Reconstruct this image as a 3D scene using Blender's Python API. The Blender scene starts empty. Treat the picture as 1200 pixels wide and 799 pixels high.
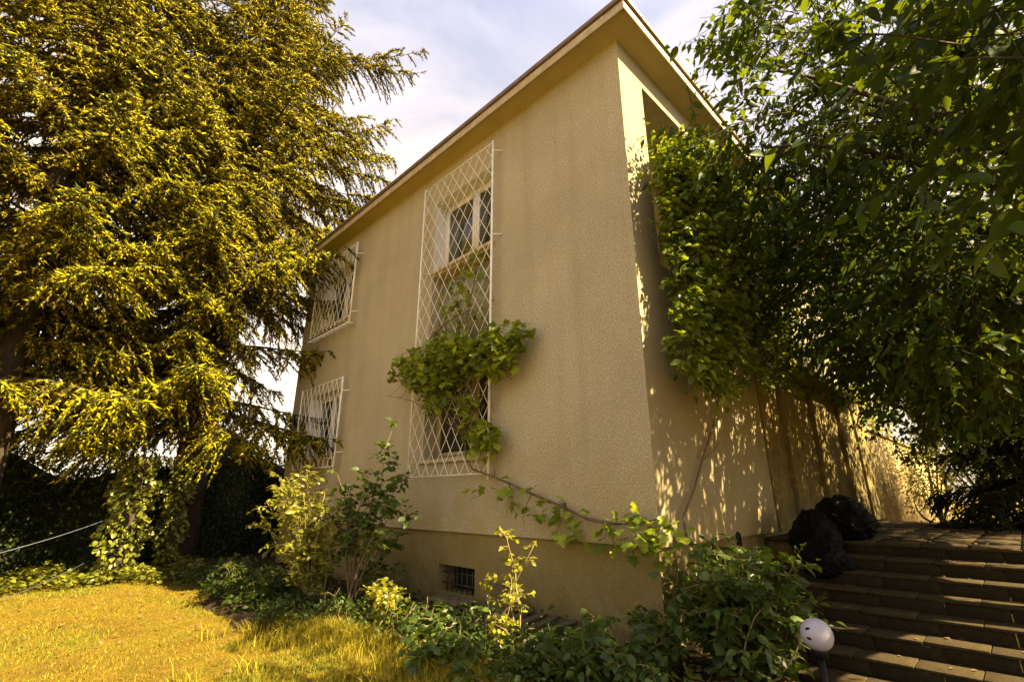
import bpy, math, numpy as np
from mathutils import Matrix, Vector
R = math.radians
sc = bpy.context.scene
COL = sc.collection
# ------------------------------------------------------------------ camera
cd = bpy.data.cameras.new('camera'); cam = bpy.data.objects.new('camera', cd); COL.objects.link(cam)
CAM = np.array([2.56, -4.53, 1.5]); PITCH = R(17.9); YAW = R(45.3)
cam.location = CAM; cam.rotation_euler = (R(90) + PITCH, 0, YAW)
cd.sensor_width = 36; cd.lens = 17.0; cd.clip_start = .05; cd.clip_end = 2000
sc.camera = cam
# ------------------------------------------------------------------ sky, sun, exposure
SUN = np.array([1.07, .25, 1.0]); SUN /= np.linalg.norm(SUN)
el = math.asin(SUN[2]); az = math.atan2(SUN[0], SUN[1])
w = bpy.data.worlds.new('World'); sc.world = w; w.use_nodes = True
nt = w.node_tree; bg = nt.nodes['Background']; bg.inputs['Strength'].default_value = .056
sky = nt.nodes.new('ShaderNodeTexSky'); sky.sky_type = 'NISHITA'; sky.sun_disc = False
sky.sun_elevation = el; sky.sun_rotation = az; sky.dust_density = 3.0; sky.air_density = 1.0; sky.ozone_density = 1.0
tc = nt.nodes.new('ShaderNodeTexCoord')
mp = nt.nodes.new('ShaderNodeMapping'); mp.inputs['Scale'].default_value = (1.0, 1.6, 3.0); mp.inputs['Rotation'].default_value = (0, 0, .6)
nz = nt.nodes.new('ShaderNodeTexNoise'); nz.inputs['Scale'].default_value = 2.2; nz.inputs['Detail'].default_value = 7; nz.inputs['Roughness'].default_value = .55
nz.inputs['Distortion'].default_value = .6
cr = nt.nodes.new('ShaderNodeValToRGB'); cr.color_ramp.elements[0].position = .34; cr.color_ramp.elements[1].position = .68
cr.color_ramp.elements[0].color = (.5, .5, .5, 1); cr.color_ramp.elements[1].color = (1, 1, 1, 1)
mx = nt.nodes.new('ShaderNodeMix'); mx.data_type = 'RGBA'
L = nt.links.new
L(tc.outputs['Generated'], mp.inputs['Vector']); L(mp.outputs['Vector'], nz.inputs['Vector']); L(nz.outputs['Fac'], cr.inputs['Fac'])
sxyz = nt.nodes.new('ShaderNodeSeparateXYZ'); L(tc.outputs['Generated'], sxyz.inputs[0])
cc = nt.nodes.new('ShaderNodeValToRGB'); cc.color_ramp.elements[0].position = .46; cc.color_ramp.elements[0].color = (1, .82, .60, 1); cc.color_ramp.elements[1].position = .86; cc.color_ramp.elements[1].color = (.60, .585, .73, 1)
L(sxyz.outputs['Z'], cc.inputs['Fac']); vm = nt.nodes.new('ShaderNodeVectorMath'); vm.operation = 'SCALE'; vm.inputs['Scale'].default_value = 5.4; L(cc.outputs['Color'], vm.inputs[0]); L(vm.outputs[0], mx.inputs['B'])
L(cr.outputs['Color'], mx.inputs['Factor']); L(sky.outputs['Color'], mx.inputs['A']); L(mx.outputs['Result'], bg.inputs['Color'])
ld = bpy.data.lights.new('sun', 'SUN'); ld.energy = 5.0; ld.angle = R(.55); ld.color = (1, .81, .43)
so = bpy.data.objects.new('sun', ld); COL.objects.link(so); so.location = (20, 4, 20)
so.rotation_euler = Vector(SUN).to_track_quat('Z', 'Y').to_euler()
vs = sc.view_settings; vs.view_transform = 'Standard'; vs.look = 'None'; vs.gamma = 1; vs.exposure = 2.42; vs.use_curve_mapping = False
sc.render.engine = 'CYCLES'
sc.cycles.max_bounces = 6; sc.cycles.diffuse_bounces = 3; sc.cycles.transmission_bounces = 4; sc.cycles.transparent_max_bounces = 8; sc.cycles.glossy_bounces = 2

# ------------------------------------------------------------------ materials
def nodes(name):
    m = bpy.data.materials.new(name); m.use_nodes = True
    t = m.node_tree; return m, t, t.nodes['Principled BSDF'], t.nodes['Material Output']
def noise(t, scale, detail=4, rough=.55, vec=None, dist=0):
    n = t.nodes.new('ShaderNodeTexNoise'); n.inputs['Scale'].default_value = scale; n.inputs['Detail'].default_value = detail
    n.inputs['Roughness'].default_value = rough; n.inputs['Distortion'].default_value = dist
    if vec is not None: t.links.new(vec, n.inputs['Vector'])
    return n.outputs['Fac']
def coords(t, scale=(1, 1, 1)):
    g = t.nodes.new('ShaderNodeTexCoord'); m = t.nodes.new('ShaderNodeMapping'); m.inputs['Scale'].default_value = scale
    t.links.new(g.outputs['Object'], m.inputs['Vector']); return m.outputs['Vector']
def ramp(t, fac, stops):
    n = t.nodes.new('ShaderNodeValToRGB'); e = n.color_ramp.elements
    while len(e) < len(stops): e.new(.5)
    for k, (p, c) in enumerate(stops):
        e[k].position = p; e[k].color = (c, c, c, 1) if isinstance(c, (int, float)) else (*c, 1)
    t.links.new(fac, n.inputs['Fac']); return n.outputs['Color']
def mixc(t, fac, a, b, mode='MIX'):
    n = t.nodes.new('ShaderNodeMix'); n.data_type = 'RGBA'; n.blend_type = mode
    for v, k in ((fac, 'Factor'), (a, 'A'), (b, 'B')):
        s = n.inputs[k]
        if isinstance(v, bpy.types.NodeSocket): t.links.new(v, s)
        elif isinstance(v, (int, float)): s.default_value = v
        else: s.default_value = (*v, 1)
    return n.outputs['Result']
def bump(t, bs, h, strength, dist):
    b = t.nodes.new('ShaderNodeBump'); b.inputs['Strength'].default_value = strength; b.inputs['Distance'].default_value = dist
    t.links.new(h, b.inputs['Height']); t.links.new(b.outputs['Normal'], bs.inputs['Normal'])
def simple(name, col, rough=.6, var=.25, scale=6, bumpd=0, bscale=60, metal=0, spec=.5, stretch=(1, 1, 1)):
    m, t, b, o = nodes(name); v = coords(t, stretch)
    f = noise(t, scale, 5, .6, v)
    c = ramp(t, f, [(.3, tuple(x * (1 - var) for x in col)), (.7, tuple(min(1, x * (1 + var)) for x in col))])
    t.links.new(c, b.inputs['Base Color']); b.inputs['Roughness'].default_value = rough; b.inputs['Metallic'].default_value = metal
    b.inputs['Specular IOR Level'].default_value = spec
    if bumpd: bump(t, b, noise(t, bscale, 5, .6, v), .6, bumpd)
    return m
def stucco(name, col, grain=64, amp=.008, dirt=.35, pk=.78, stain=(.33, .235, .05)):
    m, t, b, o = nodes(name); v = coords(t)
    big = noise(t, .55, 6, .62, v, .4); streak = noise(t, 1.0, 5, .6, coords(t, (3.2, 3.2, .20)))
    mid = noise(t, 7, 6, .65, v)
    c = mixc(t, ramp(t, big, [(.35, 0), (.7, 1)]), tuple(x * .86 for x in col), tuple(min(1, x * 1.10) for x in col))
    c = mixc(t, ramp(t, streak, [(.47, 0), (.72, dirt)]), c, tuple(x * .5 for x in col))
    c = mixc(t, ramp(t, mid, [(.45, 0), (.8, dirt)]), c, tuple(x * .72 for x in col))
    # moss-yellow stains that rise from the ground
    sx = t.nodes.new('ShaderNodeSeparateXYZ'); g = t.nodes.new('ShaderNodeTexCoord'); t.links.new(g.outputs['Object'], sx.inputs[0])
    mr = t.nodes.new('ShaderNodeMapRange'); mr.inputs[1].default_value = 2.6; mr.inputs[2].default_value = .5; mr.inputs[3].default_value = 0; mr.inputs[4].default_value = 1
    t.links.new(sx.outputs['Z'], mr.inputs[0])
    mu = t.nodes.new('ShaderNodeMath'); mu.operation = 'MULTIPLY'; t.links.new(mr.outputs[0], mu.inputs[0])
    t.links.new(ramp(t, noise(t, 1.3, 6, .65, v, .6), [(.33, 0), (.56, .9)]), mu.inputs[1])
    c = mixc(t, mu.outputs[0], c, stain)
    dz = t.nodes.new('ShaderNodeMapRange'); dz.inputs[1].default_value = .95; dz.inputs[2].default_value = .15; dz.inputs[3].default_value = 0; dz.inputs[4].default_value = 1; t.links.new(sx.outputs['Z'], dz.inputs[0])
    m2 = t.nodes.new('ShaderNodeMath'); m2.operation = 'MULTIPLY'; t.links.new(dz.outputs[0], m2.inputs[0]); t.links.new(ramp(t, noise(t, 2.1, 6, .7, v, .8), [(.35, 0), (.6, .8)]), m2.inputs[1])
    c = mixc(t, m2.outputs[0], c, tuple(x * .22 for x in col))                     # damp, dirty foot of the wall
    pit = noise(t, grain * pk, 6, .85, v); c = mixc(t, ramp(t, pit, [(.44, 0), (.58, .72)]), c, tuple(x * .40 for x in col))
    c = mixc(t, ramp(t, pit, [(.36, .5), (.46, 0)]), c, tuple(min(1, x * 1.5) for x in col))
    t.links.new(c, b.inputs['Base Color']); b.inputs['Roughness'].default_value = .95; b.inputs['Specular IOR Level'].default_value = .2
    bump(t, b, pit, 1.0, amp)
    return m
def leafmat(name, a, bcol, trans, tf=.42, rough=.42, spec=.4, mid=None):
    m, t, b, o = nodes(name)
    g = t.nodes.new('ShaderNodeNewGeometry'); oi = t.nodes.new('ShaderNodeObjectInfo')
    ad = t.nodes.new('ShaderNodeMath'); ad.operation = 'ADD'; t.links.new(g.outputs['Random Per Island'], ad.inputs[0]); t.links.new(oi.outputs['Random'], ad.inputs[1])
    fr = t.nodes.new('ShaderNodeMath'); fr.operation = 'FRACT'; t.links.new(ad.outputs[0], fr.inputs[0])
    c = ramp(t, fr.outputs[0], [(0, a)] + ([(.5, mid)] if mid else []) + [(.75, bcol), (1, tuple(min(1, x * 1.5) for x in bcol))])
    t.links.new(c, b.inputs['Base Color']); b.inputs['Roughness'].default_value = rough; b.inputs['Specular IOR Level'].default_value = spec
    tr = t.nodes.new('ShaderNodeBsdfTranslucent'); tcx = mixc(t, .5, c, trans); t.links.new(tcx, tr.inputs['Color'])
    ms = t.nodes.new('ShaderNodeMixShader'); ms.inputs[0].default_value = tf
    t.links.new(b.outputs[0], ms.inputs[1]); t.links.new(tr.outputs[0], ms.inputs[2]); t.links.new(ms.outputs[0], o.inputs['Surface'])
    return m
M = {}
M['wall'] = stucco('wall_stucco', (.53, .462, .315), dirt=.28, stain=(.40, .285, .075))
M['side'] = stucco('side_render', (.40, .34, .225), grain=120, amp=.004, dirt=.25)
M['plinth'] = stucco('plinth_render', (.33, .265, .13), grain=120, amp=.007, dirt=.5, stain=(.26, .185, .035))
M['soffit'] = simple('soffit_paint', (.29, .215, .065), .8, .10, 3, .002, 40)
M['fascia'] = simple('fascia_board', (.42, .34, .22), .7, .25, 5, .002, 30)
M['flash'] = simple('roof_edge_metal', (.13, .085, .05), .5, .35, 8, .002, 30)
M['white'] = simple('white_paint', (.74, .72, .68), .5, .10, 9, .001, 50)
M['shaded_frame'] = simple('shaded_window_frame', (.38, .31, .17), .7, .15, 9, .001, 50)  # cream frame with the shadow on the tall window painted into its colour
M['spandrel'] = simple('window_panel_paint', (.30, .28, .19), .7, .2, 5, .002, 40)
M['reveal'] = simple('window_reveal_paint', (.66, .66, .66), .8, .08, 6, .001, 60)
M['bar'] = simple('white_iron_bar', (.80, .76, .66), .5, .18, 14, .001, 80)
M['sill'] = simple('stone_sill', (.46, .36, .22), .8, .2, 12, .003, 60)
m, t, b, o = nodes('window_glass'); b.inputs['Base Color'].default_value = (.018, .022, .022, 1); b.inputs['Roughness'].default_value = .06; b.inputs['Specular IOR Level'].default_value = .9; M['glass'] = m
t.links.new(ramp(t, noise(t, 2.5, 3, .5, coords(t)), [(.3, (.012, .014, .014)), (.75, (.04, .045, .04))]), b.inputs['Base Color'])
M['curtain'] = simple('pale_curtain', (.55, .56, .60), .9, .15, 9, .01, 12, stretch=(8, 8, .6))
M['iron'] = simple('dark_iron', (.035, .028, .02), .55, .4, 20, .002, 70)
M['black'] = simple('black_metal', (.006, .0055, .005), .5, .3, 20, spec=.15)
M['bark'] = simple('bark', (.042, .029, .018), .95, .45, 14, .02, 30, stretch=(1, 1, .35))
M['cane'] = simple('vine_cane', (.13, .085, .045), .9, .4, 30, .006, 60)
M['pale_stem'] = simple('pale_shrub_stem', (.22, .16, .075), .8, .3, 30, .003, 60)
M['dead'] = simple('dead_leaf', (.13, .075, .03), .8, .5, 30)
M['wood'] = simple('weathered_wood', (.105, .075, .042), .9, .4, 6, .006, 30, stretch=(1, 14, 14))
M['brick'] = simple('faded_brick', (.36, .20, .12), .95, .3, 14, .006, 50)
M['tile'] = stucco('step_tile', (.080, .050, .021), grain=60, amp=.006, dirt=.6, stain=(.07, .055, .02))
M['riser'] = stucco('shaded_riser_tile', (.034, .022, .010), grain=60, amp=.006, dirt=.6, stain=(.03, .026, .008))  # dirty tile, darkened further to paint in the shade on the risers
M['step_core'] = stucco('step_mortar', (.05, .036, .02), grain=60, amp=.01)
M['garden_wall'] = stucco('garden_wall_render', (.62, .47, .27), grain=80, amp=.008)
M['board'] = stucco('door_bay_boards', (.30, .24, .115), grain=60, amp=.004, dirt=.5)
m, t, b, o = nodes('lamp_globe_opal'); b.inputs['Base Color'].default_value = (.42, .385, .45, 1); b.inputs['Roughness'].default_value = .28; b.inputs['Subsurface Weight'].default_value = .25; b.inputs['Subsurface Radius'].default_value = (.05, .05, .05); M['globe'] = m
m, t, b, o = nodes('black_plastic_bag'); b.inputs['Base Color'].default_value = (.002, .002, .002, 1); b.inputs['Roughness'].default_value = .38; b.inputs['Specular IOR Level'].default_value = .12
bump(t, b, noise(t, 9, 6, .7, coords(t), 1.2), 1, .05); M['bag'] = m
M['line'] = simple('plastic_line', (.13, .16, .22), .4, .1)
# ground: lawn
m, t, b, o = nodes('lawn_soil'); v = coords(t)
c = ramp(t, noise(t, 1.1, 6, .62, v), [(.30, (.15, .085, .010)), (.52, (.24, .16, .014)), (.72, (.20, .165, .014))])
c = mixc(t, ramp(t, noise(t, 38, 5, .75, v), [(.35, 0), (.75, .75)]), c, (.095, .055, .010))
c = mixc(t, ramp(t, noise(t, 9, 5, .7, v), [(.52, 0), (.75, .5)]), c, (.36, .22, .045))
c = mixc(t, ramp(t, noise(t, 2.3, 6, .7, v), [(.5, 0), (.68, .8)]), c, (.11, .12, .012))
c = mixc(t, ramp(t, noise(t, 70, 2, .5, v), [(.60, 0), (.66, .9)]), c, (.03, .02, .006))
t.links.new(c, b.inputs['Base Color']); b.inputs['Roughness'].default_value = 1; b.inputs['Specular IOR Level'].default_value = .1; bump(t, b, noise(t, 55, 6, .7, v), 1, .035); M['lawn'] = m
m, t, b, o = nodes('bed_soil'); v = coords(t)
c = ramp(t, noise(t, 14, 6, .7, v), [(.3, (.020, .013, .007)), (.55, (.05, .033, .017)), (.8, (.11, .075, .035))])
t.links.new(c, b.inputs['Base Color']); b.inputs['Roughness'].default_value = 1; b.inputs['Specular IOR Level'].default_value = .1; bump(t, b, noise(t, 22, 6, .75, v), 1, .06); M['soil'] = m
M['grass'] = leafmat('grass_blade', (.11, .078, .008), (.27, .21, .016), (.40, .33, .02), .35, .6, .2)
M['grass_green'] = leafmat('tall_grass_blade', (.13, .115, .012), (.34, .27, .022), (.50, .46, .03), .4, .6, .2)
M['grass_patch'] = leafmat('green_grass_blade', (.08, .10, .010), (.20, .20, .018), (.36, .38, .02), .35, .6, .2)
M['spruce'] = leafmat('spruce_needles', (.010, .018, .002), (.40, .335, .006), (.66, .56, .006), .34, .6, .2, (.075, .085, .004))
M['spruce_dry'] = leafmat('spruce_dry_twigs', (.08, .060, .010), (.22, .155, .015), (.38, .27, .015), .3, .7, .2)
M['yew'] = leafmat('yew_needles', (.016, .026, .006), (.045, .055, .010), (.09, .11, .01), .2, .6, .25)
M['cherry'] = leafmat('cherry_leaf', (.007, .021, .003), (.026, .056, .005), (.32, .38, .008), .36, .5, .14)
M['creeper'] = leafmat('creeper_leaf', (.04, .070, .006), (.13, .175, .012), (.42, .46, .010), .42, .42, .4)
M['vine'] = leafmat('grape_leaf', (.075, .115, .008), (.26, .30, .018), (.46, .50, .012), .42, .45, .4)
M['rose'] = leafmat('rose_leaf', (.06, .075, .008), (.20, .20, .016), (.50, .46, .015), .42, .42, .4)
M['sapling'] = leafmat('sapling_leaf', (.14, .14, .016), (.30, .28, .03), (.60, .54, .03), .45, .4, .4)
M['bush'] = leafmat('bush_leaf', (.020, .042, .007), (.065, .10, .014), (.24, .30, .015), .38, .42, .4)
M['hedge'] = leafmat('hedge_leaf', (.013, .028, .004), (.042, .062, .008), (.16, .19, .01), .3, .5, .3)
M['ivy'] = leafmat('ivy_leaf', (.05, .062, .007), (.17, .17, .018), (.34, .32, .02), .3, .38, .5)
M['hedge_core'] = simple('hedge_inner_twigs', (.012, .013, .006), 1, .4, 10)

# ------------------------------------------------------------------ mesh helpers
def rawmesh(name, V, F, mat, smooth=False):
    """V (n,3) floats, F a list of arrays of tri/quad indices"""
    me = bpy.data.meshes.new(name); V = np.asarray(V, np.float32)
    if isinstance(F, np.ndarray): F = [F]
    F = [np.asarray(f, np.int32) for f in F if len(f)]
    nl = sum(f.size for f in F); nf = sum(len(f) for f in F)
    me.vertices.add(len(V)); me.vertices.foreach_set('co', V.ravel())
    me.loops.add(nl); me.polygons.add(nf)
    me.loops.foreach_set('vertex_index', np.concatenate([f.ravel() for f in F]))
    cnt = np.concatenate([np.full(len(f), f.shape[1], np.int32) for f in F])
    me.polygons.foreach_set('loop_start', np.concatenate([[0], np.cumsum(cnt)[:-1]]).astype(np.int32))
    if smooth: me.polygons.foreach_set('use_smooth', np.ones(nf, bool))
    me.materials.append(mat); me.update(); me.validate(); return me
class MB:
    def __init__(s): s.V = []; s.T = []; s.Q = []; s.n = 0
    def add(s, V, tri=None, quad=None):
        V = np.asarray(V, float)
        if tri is not None and len(tri): s.T.append(np.asarray(tri) + s.n)
        if quad is not None and len(quad): s.Q.append(np.asarray(quad) + s.n)
        s.V.append(V); s.n += len(V)
    def box(s, a, b):
        x0, y0, z0 = np.minimum(a, b); x1, y1, z1 = np.maximum(a, b)
        s.add([(x0,y0,z0),(x1,y0,z0),(x1,y1,z0),(x0,y1,z0),(x0,y0,z1),(x1,y0,z1),(x1,y1,z1),(x0,y1,z1)],
              quad=[(0,3,2,1),(4,5,6,7),(0,1,5,4),(1,2,6,5),(2,3,7,6),(3,0,4,7)])
    def tube(s, P, r, k=6):
        P = np.asarray(P, float); n = len(P); r = np.broadcast_to(np.asarray(r, float), (n,))
        T = np.gradient(P, axis=0); T /= np.linalg.norm(T, axis=1)[:, None] + 1e-9
        up = np.array([0, 0, 1.]) if abs(T[0][2]) < .9 else np.array([1., 0, 0])
        A = np.cross(T, up); A /= np.linalg.norm(A, axis=1)[:, None] + 1e-9; B = np.cross(T, A)
        an = np.arange(k) * 2 * math.pi / k
        V = P[:, None] + r[:, None, None] * (np.cos(an)[None, :, None] * A[:, None] + np.sin(an)[None, :, None] * B[:, None])
        V = np.concatenate([V.reshape(-1, 3), P[:1], P[-1:]]); q = []; tr = []
        for i in range(n - 1):
            for j in range(k):
                j2 = (j + 1) % k; q.append((i*k+j, i*k+j2, (i+1)*k+j2, (i+1)*k+j))
        for j in range(k): tr.append((n*k, (j+1) % k, j)); tr.append((n*k+1, (n-1)*k+j, (n-1)*k+(j+1) % k))
        s.add(V, tr, q)
    def mesh(s, name, mat, smooth=False):
        F = []
        if s.T: F.append(np.concatenate(s.T))
        if s.Q: F.append(np.concatenate(s.Q))
        return rawmesh(name, np.concatenate(s.V), F, mat, smooth)
BASE = {}
def thing(name, label, cat, base, group=None):
    o = bpy.data.objects.new(name, None); COL.objects.link(o); o.location = base; o.empty_display_size = .2
    o['label'] = label; o['category'] = cat
    if group: o['group'] = group
    BASE[o.name] = np.array(base, float); return o
def base_of(o):
    b = np.zeros(3)
    while o is not None: b = b + np.array(o.location); o = o.parent
    return b
def part(name, me, parent=None, kind=None, label=None):
    """world-space mesh under a parent"""
    o = bpy.data.objects.new(name, me); COL.objects.link(o)
    if parent is not None: o.parent = parent; o.location = -base_of(parent)
    if kind: o['kind'] = kind
    if label: o['label'] = label
    return o
def box_part(name, a, b, mat, parent, bev=0):
    mb = MB(); c = (np.array(a, float) + np.array(b, float)) / 2; mb.box(np.array(a) - c, np.array(b) - c)
    o = bpy.data.objects.new(name, mb.mesh(name, mat)); COL.objects.link(o); o.parent = parent
    o.location = c - (base_of(parent) if parent else 0)
    if bev: md = o.modifiers.new('b', 'BEVEL'); md.width = bev; md.segments = 2
    return o
def struct(name, me): return part(name, me, None, 'structure')
def unit(v): v = np.asarray(v, float); return v / (np.linalg.norm(v, axis=-1, keepdims=True) + 1e-9)
def ground_z(x, y):
    return .03 * np.sin(x * 1.1 + .4) * np.cos(y * .9) + .02 * np.sin(x * 2.7 + y * 1.9)

# leaves: arrays P,D,N,L,W  (base point, direction, normal, length, width)
T_SIMPLE = (np.array([(0,0,0),(.42,.5,.07),(.45,0,0),(.42,-.5,.07),(1,0,-.10)], float), np.array([(0,2,1),(0,3,2),(1,2,4),(2,3,4)]))
def oval_template(n=6):
    V = [(0,0,0)]; a = np.linspace(.06, 1, n); wd = np.sin(np.pi * a ** .8) ** .8 * .5; wd[-1] = 0
    mid = []; lf = []; rt = []
    for k in range(n):
        x = a[k]; z = -.16 * x * x
        mid.append(len(V)); V.append((x, 0, z))
        if k < n - 1:
            lf.append(len(V)); V.append((x - .03, wd[k], z + .10 * wd[k] * 2)); rt.append(len(V)); V.append((x - .03, -wd[k], z + .10 * wd[k] * 2))
    F = [(0, mid[0], lf[0]), (0, rt[0], mid[0])]
    for k in range(n - 2): F += [(lf[k], mid[k], mid[k+1]), (lf[k], mid[k+1], lf[k+1]), (mid[k], rt[k], rt[k+1]), (mid[k], rt[k+1], mid[k+1])]
    F += [(lf[-1], mid[-2], mid[-1]), (mid[-2], rt[-1], mid[-1])]
    return np.array(V), np.array(F)
T_OVAL = oval_template()
def lobed_template():
    pts = [(0,.0),(-.10,.28),(.10,.50),(.28,.30),(.50,.52),(.62,.26),(1.0,.0)]
    out = pts + [(x, -y) for x, y in pts[1:-1][::-1]]
    V = [(.38, 0, .0)] + [(x, y, -.22 * (x - .4) ** 2 - .25 * y * y + .05 * math.sin(9 * x + 5 * y)) for x, y in out]
    n = len(out); F = [(0, 1 + k, 1 + (k + 1) % n) for k in range(n)]
    V = np.array(V); F = np.array(F)[:, ::-1]; return V, F
T_LOBED = lobed_template()
def leaf_verts(A, tpl):
    P, D, N, L_, W_ = A; S = np.cross(N, D)
    tv, tf = tpl; n = len(P)
    V = P[:, None] + (L_[:, None] * tv[None, :, 0])[..., None] * D[:, None] + (W_[:, None] * tv[None, :, 1])[..., None] * S[:, None] + (L_[:, None] * tv[None, :, 2])[..., None] * N[:, None]
    F = tf[None] + (np.arange(n) * len(tv))[:, None, None]
    return V.reshape(-1, 3), F.reshape(-1, 3)
def cat(As): return tuple(np.concatenate([a[k] for a in As]) for k in range(5))
def screen(P):
    d = P - CAM; fx, fy = -math.sin(YAW), math.cos(YAW)
    fw = d[:, 0] * fx + d[:, 1] * fy; r = d[:, 0] * fy - d[:, 1] * fx; cp, sp = math.cos(PITCH), math.sin(PITCH)
    c = fw * cp + d[:, 2] * sp; v = -fw * sp + d[:, 2] * cp
    c = np.where(c < .05, 1e-3, c); f = 1200 * 17 / 36
    return 600 + f * r / c, 400 - f * v / c, c
def foliage(t, A, mat, simple=T_SIMPLE, fine=T_OVAL, nobj=0, name='foliage', cell=16):
    """the leaves that show largest become leaf objects; the rest one mesh"""
    P = A[0]; n = len(P); pick = np.zeros(n, bool)
    if nobj:
        x, y, c = screen(P + A[1] * (A[3] * .5)[:, None])
        ok = (x > 5) & (x < 1195) & (y > 5) & (y < 794) & (c > .3)
        idx = np.where(ok)[0]; idx = idx[np.argsort(c[idx])]
        key = (x[idx] // cell).astype(int) * 1000 + (y[idx] // cell).astype(int)
        _, first = np.unique(key, return_index=True); cand = idx[np.sort(first)]
        view = unit(CAM - P[cand]); face = np.abs((view * A[2][cand]).sum(1)) * .7 + .3
        cand = cand[np.argsort(-(A[3][cand] * face / c[cand]))][:nobj]; pick[cand] = True
        tm = rawmesh('leaf', fine[0], fine[1], mat); b = base_of(t)
        S = np.cross(A[2], A[1])
        for i in cand:
            o = bpy.data.objects.new('leaf', tm); COL.objects.link(o); o.parent = t
            m = Matrix.Identity(4)
            for r_ in range(3):
                m[r_][0] = A[1][i][r_] * A[3][i]; m[r_][1] = S[i][r_] * A[4][i]; m[r_][2] = A[2][i][r_] * A[3][i]; m[r_][3] = P[i][r_] - b[r_]
            o.matrix_basis = m
    B = tuple(a[~pick] for a in A)
    if len(B[0]):
        V, F = leaf_verts(B, simple); part(name, rawmesh(name, V, F, mat), t, 'stuff')
def orient(rng, n, out, flat=.6, droop=.3, spread=.7):
    """leaf direction around OUT (n,3) and a normal that mostly looks up"""
    D = unit(out + spread * rng.normal(size=(n, 3)) + np.array([0, 0, -droop]))
    Nn = rng.normal(size=(n, 3)) * (1 - flat) + np.array([0, 0, flat])
    Nn = unit(Nn - (Nn * D).sum(1)[:, None] * D); return D, Nn
def twigs(rng, P0, dirs, length, nleaf, lsize, wr=.5, droop=.35, flat=.6, sag=.25):
    """leaves along many short twigs; returns leaf arrays and twig end points"""
    n = len(P0); ln = length * rng.uniform(.6, 1.25, n)
    s = (np.arange(nleaf) + .6) / nleaf
    pos = P0[:, None] + dirs[:, None] * (ln[:, None] * s)[..., None]
    pos[..., 2] -= sag * ln[:, None] * s ** 2
    side = unit(np.cross(dirs, np.array([0, 0, 1.])) + 1e-3); sg = np.where(np.arange(nleaf) % 2 == 0, 1, -1)[None, :, None]
    out = (dirs[:, None] * .55 + side[:, None] * sg * .8).reshape(-1, 3)
    D, N = orient(rng, n * nleaf, out, flat, droop, .35)
    L_ = lsize * rng.uniform(.6, 1.2, n * nleaf)
    pos = pos.reshape(-1, 3) + rng.normal(size=(n * nleaf, 3)) * .012
    return (pos, D, N, L_, L_ * wr * rng.uniform(.85, 1.15, n * nleaf))
def bezier(a, b, bend, n=7):
    u = np.linspace(0, 1, n)[:, None]; a = np.array(a, float); b = np.array(b, float)
    return a + (b - a) * u + np.array(bend, float) * (4 * u * (1 - u))

# ------------------------------------------------------------------ ground
g = np.concatenate([[-260, -120, -60], np.linspace(-30, 14, 111), [30, 60, 120, 260]])
h = np.concatenate([[-260, -120, -50], np.linspace(-14, 20, 86), [40, 80, 160, 260]])
gx, gy = np.meshgrid(g, h, indexing='ij'); gz = ground_z(gx, gy) * (np.hypot(gx, gy) < 28)
ii, jj = np.meshgrid(np.arange(len(g) - 1), np.arange(len(h) - 1), indexing='ij'); k0 = (ii * len(h) + jj).ravel()
struct('ground', rawmesh('ground', np.stack([gx, gy, gz], -1).reshape(-1, 3), np.stack([k0, k0 + len(h), k0 + len(h) + 1, k0 + 1], 1), M['lawn'], True))
# planting bed along the walls
rng = np.random.default_rng(3)
bx = np.linspace(-14, .9, 150); tt = np.linspace(0, 1, 16)
edge = -1.50 - .25 * np.sin(bx * .8) - .12 * np.sin(bx * 2.9 + 1) - .65 * np.clip((-3.6 - bx) / .9, 0, 1) + .35 * np.clip((-5.2 - bx) / 1.5, 0, 1)
X_, T_ = np.meshgrid(bx, tt, indexing='ij'); Y_ = .6 + (edge[:, None] - .6) * T_
Z_ = ground_z(X_, Y_) + .012 + .10 * np.sin(np.pi * np.clip(T_, 0, 1)) ** .7 + .025 * rng.normal(size=X_.shape) * (T_ < .98) * (T_ > .02) - .03 * (T_ > .98)
ii, jj = np.meshgrid(np.arange(149), np.arange(15), indexing='ij'); k0 = (ii * 16 + jj).ravel()
struct('planting_bed', rawmesh('planting_bed', np.stack([X_, Y_, Z_], -1).reshape(-1, 3), np.stack([k0, k0 + 1, k0 + 17, k0 + 16], 1), M['soil'], True))

# ------------------------------------------------------------------ house
house = thing('house', 'two storey beige stucco house with flat overhanging roof and lattice window grilles', 'house', (0, 0, 0))
ZP, ZS = 1.04, 7.43; XL, YB = -9.72, 10.0
def holed(name, mat, ufun, u0, u1, z0, z1, holes, parent=house):
    us = sorted({u0, u1, *[q for h_ in holes for q in h_[:2]]}); zs = sorted({z0, z1, *[q for h_ in holes for q in h_[2:4]]})
    V = []; Q = []
    for a in range(len(us)):
        for c in range(len(zs)): V.append(ufun(us[a], zs[c], 0))
    nz_ = len(zs)
    for a in range(len(us) - 1):
        for c in range(len(zs) - 1):
            um, zm = (us[a] + us[a+1]) / 2, (zs[c] + zs[c+1]) / 2
            if any(h_[0] < um < h_[1] and h_[2] < zm < h_[3] for h_ in holes): continue
            Q.append((a*nz_+c, (a+1)*nz_+c, (a+1)*nz_+c+1, a*nz_+c+1))
    return part(name, rawmesh(name, V, np.array(Q), mat), parent)
def reveal(name, mat, ufun, h_, depth, mats=None):
    a, b_, c, d = h_; mb = MB()
    for p, q in (((a, c), (a, d)), ((a, d), (b_, d)), ((b_, d), (b_, c)), ((b_, c), (a, c))):
        mb.add([ufun(*p, 0), ufun(*q, 0), ufun(*q, depth), ufun(*p, depth)], quad=[(0, 1, 2, 3)])
    return part(name, mb.mesh(name, mat), house)
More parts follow.
